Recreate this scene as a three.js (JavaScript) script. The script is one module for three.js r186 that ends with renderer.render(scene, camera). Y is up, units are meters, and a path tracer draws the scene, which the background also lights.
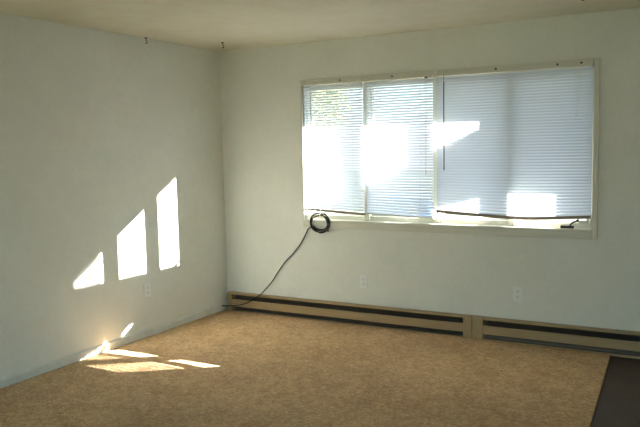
import * as THREE from 'three';
import { Sky } from 'three/addons/objects/Sky.js';
import { RoundedBoxGeometry } from 'three/addons/geometries/RoundedBoxGeometry.js';
import { mergeGeometries } from 'three/addons/utils/BufferGeometryUtils.js';

// ------------------------------------------------------------------ camera, sky, sun, exposure
const scene = new THREE.Scene();
const renderer = new THREE.WebGLRenderer({ antialias: true });
renderer.toneMapping = THREE.LinearToneMapping;
renderer.toneMappingExposure = 1.76;
renderer.shadowMap.enabled = true;

const camera = new THREE.PerspectiveCamera(33.81, 640 / 427, 0.05, 400);
camera.position.set(4.0384, 1.5302, 5.3986);
camera.rotation.set(-0.09394, 0.50725, -0.0208, 'YXZ');

const TO_SUN = new THREE.Vector3(1, 0.454, -0.757).normalize();
const sky = new Sky();
sky.scale.setScalar(1000);
Object.assign(sky.material.uniforms.turbidity, { value: 3 });
sky.material.uniforms.rayleigh.value = 2.2;
sky.material.uniforms.mieCoefficient.value = 0.004;
sky.material.uniforms.mieDirectionalG.value = 0.75;
sky.material.uniforms.sunPosition.value.copy(TO_SUN);
scene.add(sky);
scene.backgroundIntensity = 0.8;

const sun = new THREE.DirectionalLight(new THREE.Color(1.0, 0.99, 0.97), 72);
sun.position.copy(TO_SUN).multiplyScalar(20);
sun.shadow.radius = 0.6;
sun.castShadow = true;
sun.shadow.mapSize.set(4096, 4096);
Object.assign(sun.shadow.camera, { left: -12, right: 12, top: 12, bottom: -12, near: 0.5, far: 60 });
scene.add(sun, sun.target);

// ------------------------------------------------------------------ helpers
let seed = 7;
const rnd = () => { seed = (seed * 1664525 + 1013904223) >>> 0; return seed / 4294967296; };
const used = new Map();
function numbered(n) { const k = used.get(n) || 0; used.set(n, k + 1); return k ? n + '_' + String(k).padStart(3, '0') : n; }
function shade(o) { o.traverse((c) => { if (c.isMesh) { c.castShadow = true; c.receiveShadow = true; } }); return o; }
function mesh(name, geo, mat, parent) {
  const m = new THREE.Mesh(geo, mat); m.name = parent === scene ? numbered(name) : name; parent.add(m); return shade(m);
}
function thing(name, label, category, pos = [0, 0, 0], group) {
  const g = new THREE.Group(); g.name = numbered(name); g.position.set(...pos);
  g.userData = { label, category }; if (group) g.userData.group = group; scene.add(g); return g;
}
function tag(o, label, category, group) { Object.assign(o.userData, { label, category }); if (group) o.userData.group = group; return o; }
function struct(name, label, category) { const g = new THREE.Group(); g.name = name; g.userData = { kind: 'structure', label, category }; scene.add(g); return g; }
function uvMetres(g) {            // box-projected uv in metres
  const p = g.attributes.position, n = g.attributes.normal, uv = new Float32Array(p.count * 2);
  for (let i = 0; i < p.count; i++) {
    const ax = Math.abs(n.getX(i)), ay = Math.abs(n.getY(i)), az = Math.abs(n.getZ(i));
    let u, v;
    if (ay >= ax && ay >= az) { u = p.getX(i); v = p.getZ(i); } else if (ax >= az) { u = p.getZ(i); v = p.getY(i); } else { u = p.getX(i); v = p.getY(i); }
    uv[2 * i] = u; uv[2 * i + 1] = v;
  }
  g.setAttribute('uv', new THREE.BufferAttribute(uv, 2)); return g;
}
function box(x0, x1, y0, y1, z0, z1) {
  const g = new THREE.BoxGeometry(x1 - x0, y1 - y0, z1 - z0); g.translate((x0 + x1) / 2, (y0 + y1) / 2, (z0 + z1) / 2); return uvMetres(g);
}
function rbox(x0, x1, y0, y1, z0, z1, r = 0.003) {
  const g = new RoundedBoxGeometry(x1 - x0, y1 - y0, z1 - z0, 2, r); g.translate((x0 + x1) / 2, (y0 + y1) / 2, (z0 + z1) / 2); return g;
}
function merge(list) { return mergeGeometries(list.map((g) => (g.index ? g.toNonIndexed() : g))); }
function tube(pts, r, seg = 64, rad = 8) { return new THREE.TubeGeometry(new THREE.CatmullRomCurve3(pts.map((p) => new THREE.Vector3(...p))), seg, r, rad); }
function cyl(r0, r1, h, seg = 16) { return new THREE.CylinderGeometry(r0, r1, h, seg); }

// tiling value noise
function noiseGrid(n, cells) {
  const g = new Float32Array(cells * cells).map(() => rnd()), out = new Float32Array(n * n);
  for (let j = 0; j < n; j++) for (let i = 0; i < n; i++) {
    const x = i / n * cells, y = j / n * cells, x0 = Math.floor(x), y0 = Math.floor(y);
    let fx = x - x0, fy = y - y0; fx = fx * fx * (3 - 2 * fx); fy = fy * fy * (3 - 2 * fy);
    const a = g[(y0 % cells) * cells + x0 % cells], b = g[(y0 % cells) * cells + (x0 + 1) % cells], c = g[((y0 + 1) % cells) * cells + x0 % cells], d = g[((y0 + 1) % cells) * cells + (x0 + 1) % cells];
    out[j * n + i] = (a * (1 - fx) + b * fx) * (1 - fy) + (c * (1 - fx) + d * fx) * fy;
  }
  return out;
}
function fbm(n, octaves) {       // octaves: [cells, weight]
  const out = new Float32Array(n * n); let w = 0;
  for (const [c, a] of octaves) { const g = noiseGrid(n, c); w += a; for (let i = 0; i < out.length; i++) out[i] += a * g[i]; }
  return out.map((v) => v / w);
}
function texture(n, field, metres, srgb) {   // field(i) -> [r, g, b] in 0..1
  const d = new Uint8Array(n * n * 4);
  for (let i = 0; i < n * n; i++) { const c = field(i); for (let k = 0; k < 3; k++) d[4 * i + k] = Math.max(0, Math.min(255, Math.round(c[k] * 255))); d[4 * i + 3] = 255; }
  const t = new THREE.DataTexture(d, n, n); t.wrapS = t.wrapT = THREE.RepeatWrapping; t.magFilter = THREE.LinearFilter; t.minFilter = THREE.LinearMipmapLinearFilter; t.generateMipmaps = true;
  t.repeat.set(1 / metres, 1 / metres); if (srgb) t.colorSpace = THREE.SRGBColorSpace; t.needsUpdate = true; return t;
}
const lerp = (a, b, t) => a.map((v, k) => v + (b[k] - v) * t);
function mixTex(n, octaves, metres, c0, c1) { const f = fbm(n, octaves); return texture(n, (i) => lerp(c0, c1, Math.max(0, Math.min(1, (f[i] - 0.5) * 2 + 0.5))), metres, true); }
function bumpTex(n, octaves, metres) { const f = fbm(n, octaves); return texture(n, (i) => [f[i], f[i], f[i]], metres, false); }
const rgb = (r, g, b) => [r / 255, g / 255, b / 255];
const std = (o) => new THREE.MeshStandardMaterial(o);

// ------------------------------------------------------------------ materials
const M = {};
M.wall = std({ map: mixTex(512, [[8, 1], [32, 0.6], [128, 0.8]], 2.3, rgb(229, 229, 217), rgb(235, 235, 223)), bumpMap: bumpTex(512, [[64, 1], [128, 1]], 0.6), bumpScale: 0.0006, roughness: 0.75 });
M.ceiling = std({ map: mixTex(512, [[16, 1], [64, 0.6], [256, 1]], 1.9, rgb(224, 217, 192), rgb(232, 226, 203)), bumpMap: bumpTex(512, [[128, 1], [256, 0.6]], 0.9), bumpScale: 0.002, roughness: 0.95 });
{
  const n = 1024, a = fbm(n, [[6, 1], [14, 1], [40, 0.7]]), b = fbm(n, [[170, 1], [340, 1]]), c = fbm(n, [[60, 1], [120, 0.6]]);
  M.carpet = std({
    map: texture(n, (i) => lerp(rgb(168, 134, 92), rgb(217, 181, 134), Math.max(0, Math.min(1, 0.5 + (a[i] - 0.5) * 0.7 + (b[i] - 0.5) * 1.2 + (c[i] - 0.5) * 0.5))), 2.4, true),
    bumpMap: texture(n, (i) => { const v = 0.5 * b[i] + 0.3 * c[i] + 0.2 * a[i]; return [v, v, v]; }, 2.4, false), bumpScale: 0.012, roughness: 1,
  });
}
M.vinyl = std({ map: mixTex(512, [[10, 1], [50, 0.8], [200, 1]], 1.1, rgb(66, 49, 41), rgb(80, 62, 52)), roughness: 0.6 });
M.trim = std({ map: mixTex(256, [[8, 1], [64, 0.5]], 0.8, rgb(214, 211, 193), rgb(222, 219, 202)), roughness: 0.45 });
M.baseboard = std({ map: mixTex(256, [[8, 1], [64, 0.5]], 0.8, rgb(216, 216, 202), rgb(228, 228, 216)), roughness: 0.5 });
M.glass = new THREE.MeshPhysicalMaterial({ color: 0xffffff, transmission: 1, thickness: 0, roughness: 0, ior: 1.5 });
M.slat = new THREE.MeshPhysicalMaterial({ color: rgbColor(222, 228, 238), transmission: 0.12, thickness: 0, roughness: 1, side: THREE.DoubleSide });
M.headrail = std({ color: rgbColor(212, 209, 193), roughness: 0.5 });
M.bottomRail = std({ color: rgbColor(150, 132, 116), roughness: 0.5 });
M.paleRail = std({ color: rgbColor(206, 204, 190), roughness: 0.5 });
M.wandDark = std({ color: rgbColor(86, 80, 74), roughness: 0.35 });
M.cord = std({ color: rgbColor(225, 224, 215), roughness: 0.9 });
M.heater = std({ map: mixTex(256, [[6, 1], [40, 0.7]], 0.7, rgb(166, 141, 102), rgb(178, 153, 113)), roughness: 0.45 });
M.bareSteel = std({ map: mixTex(256, [[6, 1], [48, 1]], 0.5, rgb(104, 92, 80), rgb(122, 110, 97)), roughness: 0.7, metalness: 0.1 });
M.fin = std({ color: rgbColor(112, 104, 95), roughness: 0.6, metalness: 0.2 });
M.greyMetal = std({ color: rgbColor(104, 97, 88), roughness: 0.6, metalness: 0.2 });
M.cable = std({ color: rgbColor(38, 36, 34), roughness: 0.5 });
M.plate = std({ color: rgbColor(242, 242, 235), roughness: 0.4 });
M.slot = std({ color: rgbColor(30, 28, 26), roughness: 0.7 });
M.bronze = std({ color: rgbColor(62, 52, 42), roughness: 0.4, metalness: 0.6 });
M.ironDark = std({ color: rgbColor(40, 34, 28), roughness: 0.5, metalness: 0.5 });
M.stucco = std({ map: mixTex(256, [[16, 1], [64, 1]], 1.5, rgb(196, 188, 170), rgb(210, 203, 186)), roughness: 0.9 });
M.timber = std({ map: mixTex(256, [[4, 1], [64, 1]], 1.0, rgb(120, 92, 66), rgb(146, 116, 86)), roughness: 0.8 });
M.lawn = std({ map: mixTex(512, [[8, 1], [64, 1], [200, 1]], 6, rgb(52, 60, 40), rgb(74, 80, 56)), roughness: 1 });
M.concrete = std({ map: mixTex(512, [[8, 1], [64, 1]], 5, rgb(66, 67, 70), rgb(80, 81, 84)), roughness: 0.95 });
M.bark = std({ map: mixTex(256, [[4, 1], [32, 1]], 0.6, rgb(84, 70, 56), rgb(120, 102, 84)), roughness: 1 });
M.leafYellow = new THREE.MeshPhysicalMaterial({ color: rgbColor(150, 152, 88), transmission: 0.4, thickness: 0, roughness: 1, side: THREE.DoubleSide });
M.leafGreen = new THREE.MeshPhysicalMaterial({ color: rgbColor(98, 120, 62), transmission: 0.35, thickness: 0, roughness: 1, side: THREE.DoubleSide });
M.carBlue = new THREE.MeshPhysicalMaterial({ color: rgbColor(84, 130, 178), roughness: 0.35, clearcoat: 1, clearcoatRoughness: 0.1 });
M.carGlass = std({ color: rgbColor(36, 44, 52), roughness: 0.08 });
M.tyre = std({ color: rgbColor(30, 30, 30), roughness: 0.9 });
M.lampGlass = std({ color: rgbColor(220, 220, 215), roughness: 0.2 });
function rgbColor(r, g, b) { return new THREE.Color().setRGB(r / 255, g / 255, b / 255, THREE.SRGBColorSpace); }

// ------------------------------------------------------------------ room shell
const H = 2.44, RX = 6.4, RZ = 7.2;                       // ceiling height, right wall, wall behind the viewer
const WX0 = 0.888, WX1 = 3.30, WY0 = 0.87, WY1 = 2.10;     // opening of the window in the back wall
const fl = struct('floor', 'dark brown smooth floor bare beside the carpet', 'floor');
mesh('floor_slab', box(-0.2, RX + 0.2, -0.25, -0.014, -0.2, RZ + 0.2), M.vinyl, fl);
const ce = struct('ceiling', 'cream textured ceiling over the empty room', 'ceiling');
mesh('ceiling_slab', box(-0.2, RX + 0.2, H, H + 0.25, -0.2, RZ + 0.2), M.ceiling, ce);
const wl = struct('wall_left', 'off-white painted wall with bright sun patches', 'wall');
mesh('wall_panel', box(-0.2, 0, -0.014, H, -0.2, RZ + 0.2), M.wall, wl);
const wb = struct('wall_back', 'off-white painted wall around the blind-covered window', 'wall');
mesh('wall_panel', merge([box(0, WX0, -0.014, H, -0.2, 0), box(WX1, RX + 0.2, -0.014, H, -0.2, 0), box(WX0, WX1, -0.014, WY0, -0.2, 0), box(WX0, WX1, WY1, H, -0.2, 0)]), M.wall, wb);
const V0 = 0.5, V1 = 5.9, VY0 = 0.04, VY1 = 2.1;           // opening in the wall behind the viewer
const wf = struct('wall_front', 'off-white wall behind the viewer with a wide window', 'wall');
mesh('wall_panel', merge([box(0, V0, -0.014, H, RZ, RZ + 0.2), box(V1, RX + 0.2, -0.014, H, RZ, RZ + 0.2), box(V0, V1, -0.014, VY0, RZ, RZ + 0.2), box(V0, V1, VY1, H, RZ, RZ + 0.2)]), M.wall, wf);
const wr = struct('wall_right', 'off-white wall at the side of the dark floor', 'wall');
mesh('wall_panel', box(RX, RX + 0.2, -0.014, H, 0, RZ), M.wall, wr);
const bl = struct('baseboard_left', 'white painted baseboard along the left wall', 'baseboard');
{
  const s = new THREE.Shape(); s.moveTo(0, 0); s.lineTo(0.013, 0); s.lineTo(0.013, 0.062); s.quadraticCurveTo(0.012, 0.074, 0, 0.078); s.lineTo(0, 0);
  const g = new THREE.ExtrudeGeometry(s, { depth: RZ - 0.01, bevelEnabled: false }); g.translate(0, -0.0138, 0); mesh('board', uvMetres(g), M.baseboard, bl);
}
// carpet, its free edge running into the room beside the dark floor
{
  const s = new THREE.Shape(); s.moveTo(0.014, -0.073); s.lineTo(3.442, -0.073); s.lineTo(3.448, -0.13); s.lineTo(3.478, -0.84); s.lineTo(3.507, -1.54); s.lineTo(3.72, -RZ); s.lineTo(0.014, -RZ); s.closePath();
  const g = new THREE.ExtrudeGeometry(s, { depth: 0.012, bevelEnabled: true, bevelSize: 0.004, bevelThickness: 0.004, bevelSegments: 2 });
  g.rotateX(-Math.PI / 2); g.translate(0, -0.0155, 0);
  const c = mesh('carpet', uvMetres(g), M.carpet, scene);
  tag(c, 'tan pile carpet covering most of the floor', 'carpet');
}

// ------------------------------------------------------------------ window with four panes
const win = struct('window_1', 'wide cream window of four panes behind the blinds', 'window');
mesh('casing', merge([
  rbox(0.870, WX0, 0.822, 2.122, -0.03, 0.016), rbox(WX1, 3.338, 0.822, 2.122, -0.03, 0.016),
  rbox(WX0, WX1, 0.822, WY0 + 0.016, -0.03, 0.018), rbox(WX0, WX1, WY1 - 0.003, 2.122, -0.03, 0.016)]), M.trim, win);
mesh('sill', rbox(WX0, WX1, WY0, 0.893, -0.17, 0.022, 0.003), M.trim, win);
const ZO = -0.175, ZI = -0.035;
mesh('frame', merge([box(WX0, WX1, WY0, 0.93, ZO, -0.06), box(WX0, WX1, 2.055, WY1, ZO, -0.06), box(WX0, WX0 + 0.012, 0.93, 2.055, ZO, -0.06), box(WX1 - 0.025, WX1, 0.93, 2.055, ZO, -0.06)]), M.trim, win);
const MX = [1.476, 2.098, 2.705];
for (const x of MX) mesh('mullion', rbox(x - 0.0225, x + 0.0225, 0.88, 2.06, ZO, ZI, 0.004), M.trim, win);
const PX = [WX0, ...MX, WX1];
for (let k = 0; k < 4; k++) {
  const a = PX[k] + (k ? 0.0225 : 0.012), b = PX[k + 1] - (k < 3 ? 0.0225 : 0.025);
  const sash = mesh('sash', merge([box(a, b, 0.93, 0.948, -0.135, -0.10), box(a, b, 2.03, 2.055, -0.135, -0.10), box(a, a + 0.012, 0.948, 2.03, -0.135, -0.10), box(b - 0.012, b, 0.948, 2.03, -0.135, -0.10)]), M.trim, win);
  mesh('pane', box(a + 0.01, b - 0.01, 0.945, 2.035, -0.12, -0.116), M.glass, sash);
}
{ // crank of the right-hand casement
  const cr = mesh('crank', merge([rbox(3.075, 3.17, 0.893, 0.913, -0.045, -0.012, 0.005)]), M.bronze, win);
  const arm = merge([tube([[3.14, 0.908, -0.03], [3.15, 0.926, -0.02], [3.165, 0.938, -0.006], [3.2, 0.956, 0.012]], 0.006, 24), (() => { const g = new THREE.SphereGeometry(0.011, 12, 8); g.translate(3.203, 0.958, 0.014); return g; })()]);
  mesh('crank_handle', arm, M.bronze, cr);
  mesh('latch', merge([rbox(3.2, 3.275, 0.93, 0.952, -0.05, -0.028, 0.004), rbox(3.255, 3.272, 0.95, 0.99, -0.045, -0.03, 0.004)]), M.paleRail, win);
}
// window behind the viewer, which lights the room from the back
const win2 = struct('window_2', 'wide glass doors in the wall behind the viewer', 'window');
mesh('frame', merge([box(V0, V1, VY0, VY0 + 0.05, RZ + 0.04, RZ + 0.16), box(V0, V1, VY1 - 0.05, VY1, RZ + 0.04, RZ + 0.16), box(V0, V0 + 0.05, VY0 + 0.05, VY1 - 0.05, RZ + 0.04, RZ + 0.16), box(V1 - 0.05, V1, VY0 + 0.05, VY1 - 0.05, RZ + 0.04, RZ + 0.16), box(3.16, 3.24, VY0 + 0.05, VY1 - 0.05, RZ + 0.04, RZ + 0.16)]), M.trim, win2);
for (const [a, b] of [[V0 + 0.05, 3.16], [3.24, V1 - 0.05]]) mesh('pane', box(a, b, VY0 + 0.05, VY1 - 0.05, RZ + 0.1, RZ + 0.104), M.glass, win2);

// ------------------------------------------------------------------ blinds
const PITCH = 0.022, SLAT = 0.025, BZ = -0.008;
function slatGeometry(x0, x1, drop, TILT, n = 10) {      // drop(x): how far the slat hangs below its place
  const pos = [], idx = [], K = 4;
  for (let i = 0; i <= n; i++) for (let j = 0; j <= K; j++) {
    const t = j / K - 0.5, x = x0 + (x1 - x0) * i / n, crown = 0.0022 * (1 - 4 * t * t);
    const a = t * SLAT;                              // + towards the room; room edge hangs low
    pos.push(x, -a * Math.sin(TILT) + crown * Math.cos(TILT) - drop(x), a * Math.cos(TILT) + crown * Math.sin(TILT));
  }
  for (let i = 0; i < n; i++) for (let j = 0; j < K; j++) { const a = i * (K + 1) + j, b = a + K + 1; idx.push(a, a + 1, b, b, a + 1, b + 1); }
  const g = new THREE.BufferGeometry(); g.setAttribute('position', new THREE.Float32BufferAttribute(pos, 3)); g.setIndex(idx); g.computeVertexNormals(); return g;
}
function railGeometry(x0, x1, h, d, yOf, n = 12) {   // a bar that follows the height yOf(x)
  const g = new THREE.BoxGeometry(x1 - x0, h, d, n, 1, 1); g.translate((x0 + x1) / 2, 0, 0);
  const p = g.attributes.position; for (let i = 0; i < p.count; i++) p.setY(i, p.getY(i) + yOf(p.getX(i)));
  g.computeVertexNormals(); return g;
}
function blind(label, x0, x1, tilt, bottom, railMat, railH, cords, extras) {
  tilt *= Math.PI / 180;
  const t = thing('venetian_blind', label, 'blind', [0, 0, BZ], 'venetian blinds in the window');
  const top = 2.052;
  mesh('headrail', rbox(x0 - 0.003, x1 + 0.003, 2.07, 2.112, -0.02, 0.03, 0.004), M.headrail, t);
  const lowest = Math.min(bottom(x0), bottom((x0 + x1) / 2), bottom(x1)), highest = Math.max(bottom(x0), bottom(x1), bottom((x0 + x1) / 2));
  const count = Math.floor((top - highest - 0.012) / PITCH) + 1;
  for (let k = 0; k < count; k++) {
    const w = Math.pow(k / (count - 1), 6), jig = (rnd() - 0.5) * 0.0012;
    const s = mesh('slat', slatGeometry(x0, x1, (x) => w * (highest - bottom(x)) + jig * (x - x0), tilt), M.slat, t);
    s.position.y = top - k * PITCH;
  }
  mesh('bottom_rail', railGeometry(x0, x1, railH, 0.022, (x) => bottom(x)), railMat, t);
  for (const x of cords) mesh('ladder_cord', merge([box(x - 0.0007, x + 0.0007, lowest + 0.01, 2.07, 0.0095, 0.0109), box(x - 0.0007, x + 0.0007, lowest + 0.01, 2.07, -0.0109, -0.0095)]), M.cord, t);
  if (extras) extras(t);
  return t;
}
function wand(t, x, y1, mat, name = 'tilt_wand', y0 = 2.06) {
  const w = mesh(name, merge([(() => { const g = cyl(0.0045, 0.0045, y0 - y1 - 0.05, 6); g.translate(x, (y0 + y1) / 2 - 0.01, 0.036); return g; })(), (() => { const g = cyl(0.0045, 0.006, 0.04, 8); g.translate(x, y1 + 0.02, 0.036); return g; })(), tube([[x, y0 - 0.03, 0.036], [x, y0 - 0.01, 0.034], [x, y0 + 0.02, 0.028]], 0.0025, 12, 6)]), mat, t);
  return w;
}
function liftCord(t, x, y1) {
  mesh('lift_cord', merge([tube([[x, 2.07, 0.02], [x + 0.001, 1.7, 0.024], [x, y1 + 0.03, 0.022]], 0.0014, 24, 5), tube([[x + 0.01, 2.07, 0.02], [x + 0.012, 1.75, 0.024], [x + 0.004, y1 + 0.03, 0.022]], 0.0014, 24, 5), (() => { const g = cyl(0.003, 0.007, 0.035, 10); g.translate(x + 0.002, y1 + 0.015, 0.022); return g; })()]), M.cord, t);
}
function brackets(t, xs) { for (const x of xs) mesh('bracket', merge([rbox(x - 0.016, x + 0.016, 2.066, 2.118, -0.02, 0.036, 0.004)]), M.headrail, t); }
function screws(t, xs) { for (const x of xs) { const g = cyl(0.008, 0.008, 0.004, 10); g.rotateX(Math.PI / 2); g.translate(x, 2.094, 0.0315); mesh('screw', g, M.bronze, t); } }
blind('narrow white venetian blind at the window end nearest the corner, above the coiled cable', 0.892, 1.468, 51, (x) => 0.985 - 0.054 * (x - 0.892), M.bottomRail, 0.02, [1.03, 1.37], (t) => { brackets(t, [0.905]); screws(t, [1.27]); wand(t, 0.985, 1.05, M.cord); });
blind('middle venetian blind of three, with a thin pale bottom rail hanging lowest', 1.492, 2.092, 51, (x) => 0.962 - 0.042 * (x - 1.492), M.paleRail, 0.008, [1.6, 1.98], (t) => { screws(t, [1.75]); liftCord(t, 2.03, 1.3); mesh('cord_hook', merge([rbox(2.03, 2.055, 2.06, 2.072, 0.03, 0.038, 0.002)]), M.bronze, t); });
blind('widest venetian blind, covering the two right-hand panes, with a long dark tilt wand', 2.118, 3.292, 75, (x) => { const u = (x - 2.118) / 1.174; return 0.996 - 0.04 * Math.sin(Math.min(1, u * 1.25) * Math.PI * 0.5) + 0.028 * Math.max(0, u - 0.6) / 0.4; }, M.bottomRail, 0.024, [2.25, 2.7, 3.16], (t) => { brackets(t, [2.13, 3.28]); screws(t, [2.6, 3.05, 3.215]); wand(t, 2.19, 1.33, M.wandDark); liftCord(t, 3.178, 1.72); });

// ------------------------------------------------------------------ baseboard heaters
function heater(label, x0, x1, capL, capR, lowSlot) {
  const t = thing('baseboard_heater', label, 'heater', [(x0 + x1) / 2, -0.0135, 0], 'baseboard heaters along the back wall'), o = -(x0 + x1) / 2;
  const a = x0 + o, b = x1 + o, ia = a + capL, ib = b - capR;
  mesh('back_panel', box(ia, ib, 0.004, 0.176, 0.001, 0.005), M.bareSteel, t);
  mesh('top_hood', merge([rbox(ia, ib, 0.178, 0.185, 0.001, 0.062, 0.002), rbox(ia, ib, 0.169, 0.183, 0.056, 0.062, 0.002)]), M.heater, t);
  mesh('front_panel', merge([rbox(ia, ib, 0.055, 0.124, 0.058, 0.063, 0.002), rbox(ia, ib, 0.118, 0.124, 0.045, 0.062, 0.002)]), M.heater, t);
  mesh('base_rail', rbox(ia, ib, 0.0, 0.019, 0.056, 0.062, 0.002), M.heater, t);
  mesh('drip_pan', box(ia, ib, 0.0, 0.012, 0.005, 0.056), M.bareSteel, t);
  if (lowSlot) mesh('lower_louvre', box(ia, ib, 0.026, 0.046, 0.0535, 0.0565), M.greyMetal, t);
  const pipe = cyl(0.009, 0.009, ib - ia, 10); pipe.rotateZ(Math.PI / 2); pipe.translate((ia + ib) / 2, 0.075, 0.028);
  mesh('heating_pipe', pipe, M.fin, t);
  const fins = []; for (let x = ia + 0.03; x < ib - 0.02; x += 0.007) fins.push(box(x, x + 0.001, 0.03, 0.16, 0.008, 0.052));
  const f = mesh('fins', merge(fins), M.fin, t); f.userData.kind = 'stuff';
  for (const [p, q] of [[a, ia], [ib, b]]) mesh('end_cap', rbox(p, q, 0, 0.187, 0.001, 0.066, 0.004), M.heater, t);
}
heater('tan baseboard heater from the room corner to the middle of the back wall', 0.04, 2.425, 0.058, 0.07, false);
heater('tan baseboard heater running from the joint below the window to the dark floor', 2.428, 5.6, 0.085, 0.08, true);

// ------------------------------------------------------------------ outlets
function outlet(label, pos, turn) {
  const t = thing('wall_outlet', label, 'outlet', pos, 'white wall outlets'); t.rotation.y = turn;
  mesh('plate', rbox(-0.036, 0.036, -0.058, 0.058, 0.0002, 0.007, 0.003), M.plate, t);
  for (const s of [-1, 1]) {
    const r = mesh('receptacle', rbox(-0.017, 0.017, s * 0.022 - 0.014, s * 0.022 + 0.014, 0.004, 0.009, 0.002), M.plate, t);
    mesh('slots', merge([box(-0.009, -0.0065, s * 0.022 - 0.002, s * 0.022 + 0.008, 0.0085, 0.0094), box(0.0065, 0.009, s * 0.022 - 0.002, s * 0.022 + 0.007, 0.0085, 0.0094), box(-0.0025, 0.0025, s * 0.022 - 0.011, s * 0.022 - 0.006, 0.0085, 0.0094)]), M.slot, r);
  }
  const sc = cyl(0.003, 0.003, 0.003, 10); sc.rotateX(Math.PI / 2); sc.translate(0, 0, 0.0075); mesh('screw', sc, M.plate, t);
}
outlet('white wall outlet on the left wall below the sun patches', [0, 0.387, 1.1], Math.PI / 2);
outlet('white wall outlet below the window, nearer the corner', [1.458, 0.371, 0], 0);
outlet('white wall outlet low on the back wall above the second heater', [2.771, 0.372, 0], 0);

// ------------------------------------------------------------------ ceiling hooks
function hook(label, x, z) {
  const t = thing('ceiling_hook', label, 'hook', [x, H, z], 'plant hooks on the ceiling'); t.scale.setScalar(0.75);
  const b = cyl(0.013, 0.016, 0.008, 16); b.translate(0, -0.0042, 0); mesh('base', b, M.ironDark, t);
  mesh('hook', tube([[0, -0.006, 0], [0, -0.025, 0], [0.013, -0.037, 0.004], [0.018, -0.052, 0.006], [0.006, -0.064, 0.003], [-0.01, -0.058, -0.003]], 0.0042, 36, 8), M.ironDark, t);
}
hook('small dark hook on the ceiling near the left wall', 0.03, 1.015);
hook('small dark hook on the ceiling near the room corner', 0.365, 0.44);
hook('small dark hook on the ceiling above the right end of the window', 3.33, 0.76);

// ------------------------------------------------------------------ cable: coil hung at the sill, then down and along the heater to the corner
{
  const pts = []; const C = [1.052, 0.872], turns = 4.6, N = 150;
  for (let i = 0; i <= N; i++) {
    const a = Math.PI * 0.35 - i / N * turns * 2 * Math.PI, k = i / N;
    const rx = 0.088 + 0.018 * Math.sin(k * 17) , ry = 0.076 + 0.016 * Math.sin(k * 13 + 1);
    pts.push([C[0] + Math.cos(a) * rx + 0.012 * Math.sin(k * 9), C[1] + Math.sin(a) * ry + 0.008 * Math.cos(k * 11), 0.034 + 0.012 * Math.sin(k * 23)]);
  }
  const run = [[0.935, 0.815, 0.026], [0.90, 0.765, 0.016], [0.832, 0.659, 0.012], [0.75, 0.57, 0.012], [0.669, 0.494, 0.012], [0.59, 0.395, 0.012], [0.521, 0.298, 0.016], [0.470, 0.226, 0.06], [0.445, 0.195, 0.073], [0.40, 0.166, 0.074], [0.358, 0.140, 0.074], [0.29, 0.098, 0.074], [0.219, 0.071, 0.075], [0.15, 0.056, 0.076], [0.102, 0.051, 0.08], [0.05, 0.05, 0.1], [0.018, 0.052, 0.124]];
  const t = thing('coaxial_cable', 'black cable coiled at the window sill and trailing down to the corner', 'cable', [0, 0, 0]);
  mesh('cable', tube([...pts, ...run], 0.0052, 620, 7), M.cable, t);
  mesh('loose_end', tube([[1.13, 0.93, 0.046], [1.148, 0.89, 0.05], [1.142, 0.85, 0.05], [1.14, 0.815, 0.048]], 0.005, 24, 7), M.cable, t);
  const c = cyl(0.0075, 0.0075, 0.022, 10); c.translate(1.14, 0.808, 0.048); mesh('connector', c, M.greyMetal, t);
  mesh('tie', tube([[1.06, 0.995, 0.02], [1.075, 0.975, 0.06], [1.07, 0.93, 0.062], [1.06, 0.925, 0.02], [1.055, 0.96, 0.008], [1.06, 0.995, 0.02]], 0.003, 40, 6), M.cord, t);
}

// ------------------------------------------------------------------ outside
const gr = struct('ground', 'dry lawn outside the window', 'ground');
mesh('lawn', box(-60, 60, -1.9, -1.6, -80, 60), M.lawn, gr);
mesh('driveway', box(-6.5, 9, -1.61, -1.58, -24, -5), M.concrete, gr);
const ev = struct('roof_eave', 'eave over the window', 'eave');
mesh('soffit', box(-1, RX + 0.6, 2.30, 2.34, -0.92, -0.2), M.stucco, ev);
mesh('fascia', box(-1, RX + 0.6, 2.267, 2.52, -0.94, -0.90), M.trim, ev);
mesh('roof', box(-1, RX + 0.6, 2.52, 2.6, -0.96, -0.2), M.timber, ev);
const fn = struct('foundation', 'house wall below the floor', 'wall');
mesh('plinth', box(-0.2, RX + 0.2, -1.6, -0.25, -0.2, RZ + 0.2), M.stucco, fn);
{ // canopy over the door beside the window: one tapering side bracket carries a roof board
  const t = thing('door_canopy', 'wooden canopy outside, beside the window', 'canopy', [3.7, 2.157, -0.2]);
  const s = new THREE.Shape(); s.moveTo(0, 0.02); s.lineTo(2.6, 0.02); s.lineTo(2.6, 0.0); s.lineTo(0, -0.667); s.closePath();
  const g = new THREE.ExtrudeGeometry(s, { depth: 0.03, bevelEnabled: false }); g.rotateY(Math.PI / 2);
  mesh('bracket', uvMetres(g), M.timber, t);
  mesh('roof_board', box(-0.02, 0.8, 0.02, 0.05, -2.6, 0), M.timber, t);
  mesh('name_board', box(-0.32, 0.28, -0.639, -0.337, -0.42, -0.40), M.timber, t);
}
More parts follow.
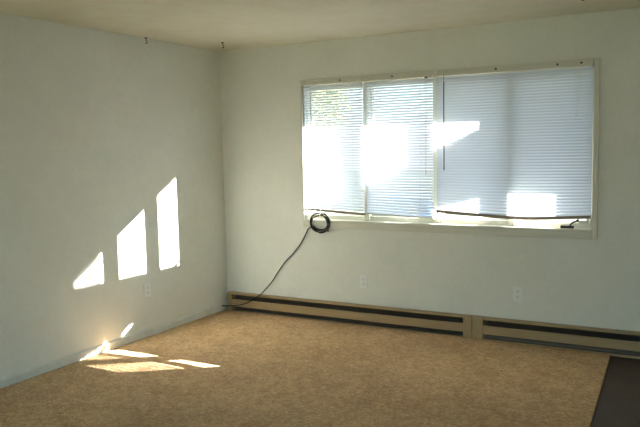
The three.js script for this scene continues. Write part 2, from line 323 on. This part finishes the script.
function leaves(n, rx, ry, rz, cy, size) {
  const out = new Float32Array(n * 18), v = new THREE.Vector3(), e = new THREE.Euler(), q = new THREE.Quaternion(); let o = 0;
  for (let i = 0; i < n; i++) {
    let x, y, z; do { x = rnd() * 2 - 1; y = rnd() * 2 - 1; z = rnd() * 2 - 1; } while (x * x + y * y + z * z > 1);
    const k = 0.75 + 0.25 * Math.sin(x * 7 + y * 5) * Math.cos(z * 6);
    q.setFromEuler(e.set(rnd() * 6.28, rnd() * 6.28, rnd() * 6.28));
    const s = size * (0.6 + rnd() * 0.8);
    for (const [a, b, c] of [[-0.5, 0, 0], [0, -0.28, 0.06], [0.5, 0, 0], [-0.5, 0, 0], [0.5, 0, 0], [0, 0.28, 0.06]]) {
      v.set(a * s, b * s, c * s).applyQuaternion(q); out[o++] = v.x + x * rx * k; out[o++] = v.y + y * ry * k + cy; out[o++] = v.z + z * rz * k;
    }
  }
  const g = new THREE.BufferGeometry(); g.setAttribute('position', new THREE.BufferAttribute(out, 3)); g.computeVertexNormals(); return g;
}
function tree(label, x, z, h, r, mat, n) {
  const t = thing('garden_tree', label, 'tree', [x, -1.6, z], 'trees outside the window');
  mesh('trunk', tube([[0, 0, 0], [0.08, h * 0.25, 0.05], [-0.05, h * 0.5, 0], [0.05, h * 0.75, 0.06]], 0.11, 30, 8), M.bark, t);
  for (let k = 0; k < 5; k++) { const a = k * 1.3 + x, y = h * (0.35 + 0.07 * k); mesh('branch', tube([[0, y, 0], [Math.cos(a) * r * 0.4, y + 0.35, Math.sin(a) * r * 0.4], [Math.cos(a) * r * 0.75, y + 0.9, Math.sin(a) * r * 0.75]], 0.04, 14, 6), M.bark, t); }
  const f = mesh('foliage', leaves(n, r, h * 0.36, r, h * 0.66, 0.2), mat, t); f.userData.kind = 'stuff';
}
tree('yellow-green tree outside, seen through the top of the narrow blind', -4.4, -8.5, 6.2, 1.5, M.leafYellow, 5000);
{ // blue car on the driveway, nose towards the window
  const t = thing('parked_car', 'blue car parked outside, glimpsed under the middle blind', 'car', [-3.75, -1.58, -14]); t.rotation.y = 0.38;
  const side = new THREE.Shape();
  side.moveTo(0, 0.28); side.lineTo(0, 0.62); side.quadraticCurveTo(-0.05, 0.72, -0.25, 0.76); side.lineTo(-1.15, 0.9); side.lineTo(-3.6, 0.94); side.quadraticCurveTo(-4.05, 0.92, -4.1, 0.75); side.lineTo(-4.1, 0.28); side.closePath();
  const bodyG = new THREE.ExtrudeGeometry(side, { depth: 1.6, bevelEnabled: true, bevelSize: 0.05, bevelThickness: 0.05, bevelSegments: 3 }); bodyG.rotateY(-Math.PI / 2); bodyG.translate(0.8, 0, -0.05);
  mesh('body', bodyG, M.carBlue, t);
  const cab = new THREE.Shape(); cab.moveTo(-1.1, 0.9); cab.lineTo(-1.75, 1.4); cab.lineTo(-3.0, 1.42); cab.lineTo(-3.65, 0.94); cab.closePath();
  const cabG = new THREE.ExtrudeGeometry(cab, { depth: 1.3, bevelEnabled: true, bevelSize: 0.04, bevelThickness: 0.06, bevelSegments: 3 }); cabG.rotateY(-Math.PI / 2); cabG.translate(0.65, 0, 0);
  mesh('cabin', cabG, M.carBlue, t);
  const ws = box(-0.6, 0.6, -0.33, 0.33, -0.01, 0.01); ws.rotateX(-0.92); ws.translate(0, 1.185, 0.0); ws.translate(0, 0, 0);
  const wsm = mesh('windshield', ws, M.carGlass, t); wsm.position.z = -1.38;
  for (const x of [-0.72, 0.72]) mesh('side_window', box(x - 0.005, x + 0.005, 1.02, 1.34, -2.9, -1.85), M.carGlass, t);
  for (const x of [-0.76, 0.76]) for (const z of [-0.8, -3.25]) { const w = cyl(0.31, 0.31, 0.2, 24); w.rotateZ(Math.PI / 2); w.translate(x, 0.31, z); mesh('wheel', w, M.tyre, t); }
  for (const x of [-0.58, 0.58]) mesh('headlamp', rbox(x - 0.16, x + 0.16, 0.52, 0.64, -0.03, 0.02, 0.01), M.lampGlass, t);
  mesh('bumper', rbox(-0.8, 0.8, 0.3, 0.44, -0.1, 0.06, 0.03), M.greyMetal, t);
}

renderer.render(scene, camera);
